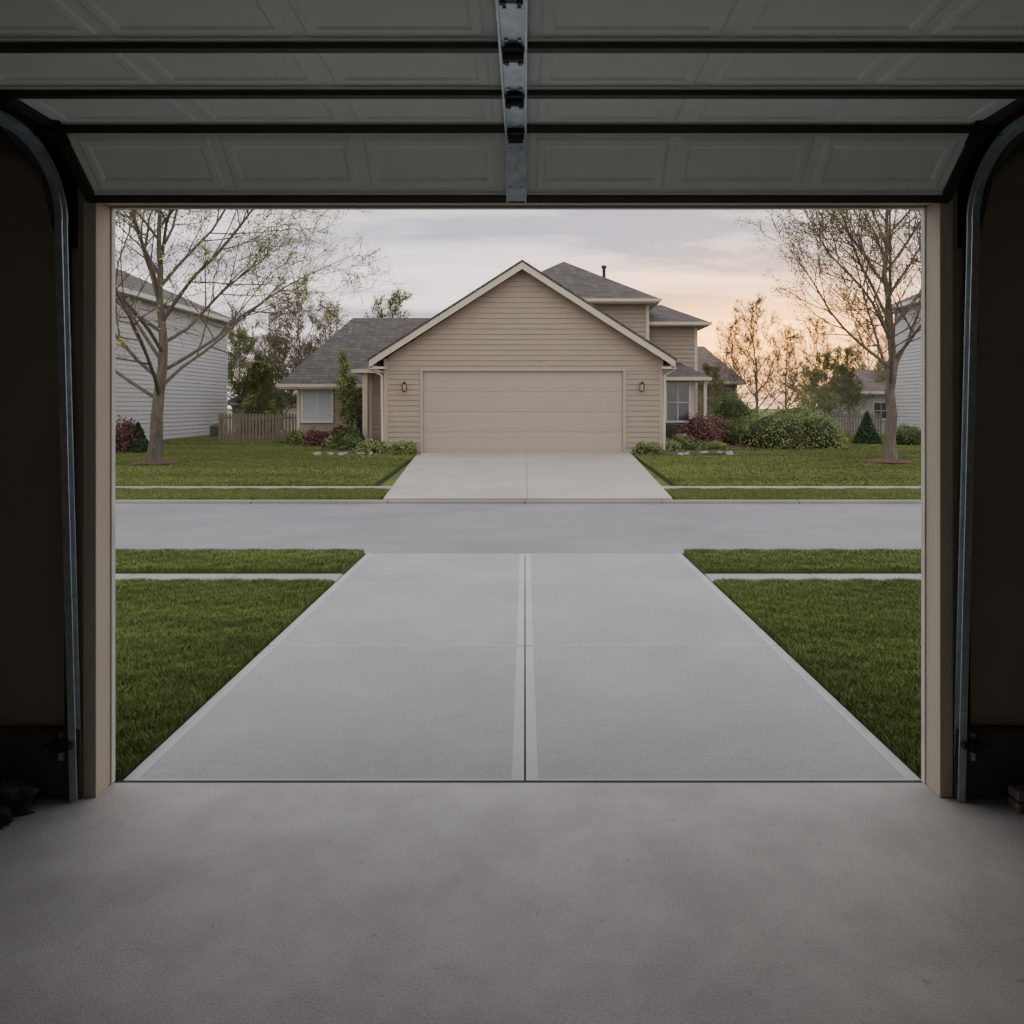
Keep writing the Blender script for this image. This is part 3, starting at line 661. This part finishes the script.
for (px,d,me,s) in ((302,46,b1,1.0),(272,56,b1,1.0),(330,54,b1,.95),(245,50,b2,.85),(285,48,b2,.8),(262,42,b3,.7),(318,50,b2,.75),(382,44,b2,1.08),
    (757,48,b1,.90),(735,64,b1,.95),(785,56,b1,.78),(828,48,b2,.66),(848,54,b2,.76),(870,58,b1,.9),(812,42,b2,.48),(715,46,b2,.55),(850,46,b2,.55),(360,60,b2,.9),(905,60,b1,1.0),(880,50,b2,.62),
    (240,60,b1,1.0),(815,66,b1,1.0)):
    place('background_tree',me,((px-525)/750*d,d,GZ-.1),s,R.random()*6)

# ------------------------------------------------------------------ shrubs
def shrub(name,x,y,rx,rz,lm,core,n=1800,ls=.07,seed=1,cone=False,z=None):
    rr=random.Random(seed); z=zf(y) if z is None else z
    e=empty(name,(x,y,z))
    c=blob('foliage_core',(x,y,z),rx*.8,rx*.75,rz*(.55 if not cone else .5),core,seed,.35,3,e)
    if cone:
        for v in c.data.vertices:
            t=v.co.z/(rz*.9); k=max(.1,1-t*.85); v.co.x*=k; v.co.y*=k
    V=[];Fc=[]
    for i in range(n):
        u=rr.uniform(-.25,1); th=rr.uniform(0,math.tau)
        if cone:
            h=rr.random()**1.3; k=(1-h)*.95+.03; P=Vector((math.cos(th)*rx*k,math.sin(th)*rx*k,h*rz*1.0+.05)); P*=rr.uniform(.9,1.05)
        else:
            s=math.sqrt(max(0,1-u*u)); dd=Vector((s*math.cos(th),s*math.sin(th),u))
            k=1+.30*mnoise.noise(dd*2.2+Vector((seed*5.,0,0)))+.12*mnoise.noise(dd*6); k*=rr.uniform(.72,1.06)
            P=Vector((dd.x*rx*k,dd.y*rx*k,(dd.z+.25)*rz/1.25*k)); P.z=max(.02,P.z)
        a=Vector((rr.gauss(0,1),rr.gauss(0,1),rr.gauss(0,1)+.4)).normalized()*ls*rr.uniform(.6,1.3); q=a.orthogonal().normalized()*a.length*.35
        P=P+Vector((x,y,z)); k0=len(V); V+=[P-a*.5,P+q,P+a*.5,P-q]; Fc.append((k0,k0+1,k0+2,k0+3))
    mk('foliage',V,Fc,lm,e)
pxx=lambda px,d:(px-525)/750*d
S=[
 (404,26.2,.48,.45,'evg2'),(372,26.5,.6,.5,'flow'),(352,27.5,.55,.6,'evg'),(350,29.0,.6,.8,'evg'),(388,27.6,.35,.5,'evg2'),
 (647,26.3,.5,.45,'evg2'),(668,27.3,.5,.45,'flow'),(693,27.5,.6,.45,'evg'),(655,29,.4,.6,'redl'),
 (745,31,1.0,1.2,'evg'),(775,29.5,1.3,1.5,'evg2'),(812,29.5,1.25,1.45,'evg2'),(795,32,1.4,1.7,'evg'),(700,30,.8,1.35,'redl'),(722,31.5,.8,1.1,'redl'),(733,36,1.2,2.3,'evg'),
 (297,32.3,.45,.6,'evg2'),(318,31.3,.6,.7,'redl'),(124,27,.6,1.2,'redl'),(258,41,1.1,2.3,'evg2'),(905,32,.8,.9,'evg'),
 (333,29.5,.4,.45,'flow'),(341,31.5,.4,.9,'redl'),(681,29,.45,.6,'flow'),(716,28.3,.4,.35,'evg2')]
for i,(px,d,rx,rz,m) in enumerate(S):
    shrub({'redl':'red_leaf_shrub','flow':'flowering_shrub'}.get(m,'garden_shrub'),pxx(px,d),d,rx,rz,M[m],M['core_r'] if m=='redl' else M['core'],int(1100+1500*rx*rz),.085,i+1)
for i,(px,d,rx,rz) in enumerate(((138,27,.45,1.0),(867,33,.6,1.35))):
    shrub('conifer_shrub',pxx(px,d),d,rx,rz,M['conif'],M['core'],2600,.10,60+i,True)
for x,y,rx,ry in ((-4.6,26.35,.8,.5),(-6.0,26.6,1.5,.7),(4.7,26.35,.9,.5),(6.2,26.8,1.5,.8),(9.8,30,3.4,1.6)):
    blob('mulch_bed',(x,y,zf(y)-.03),rx,ry,.09,M['mulch'],x,.15,4,freq=2)
k=0
for cx_,cy_ in ((-6.3,26.0),(6.3,26.1)):
    e=empty('garden_stones',(cx_,cy_,GZ))
    for j in range(9):
        k+=1; x=cx_+R.uniform(-1.0,1.0); y=cy_+R.uniform(-.25,.2)
        blob('stone_%d'%k,(x,y,zf(y)+.02),R.uniform(.08,.15),R.uniform(.07,.12),R.uniform(.06,.10),M['stone'],k,.3,2,e)
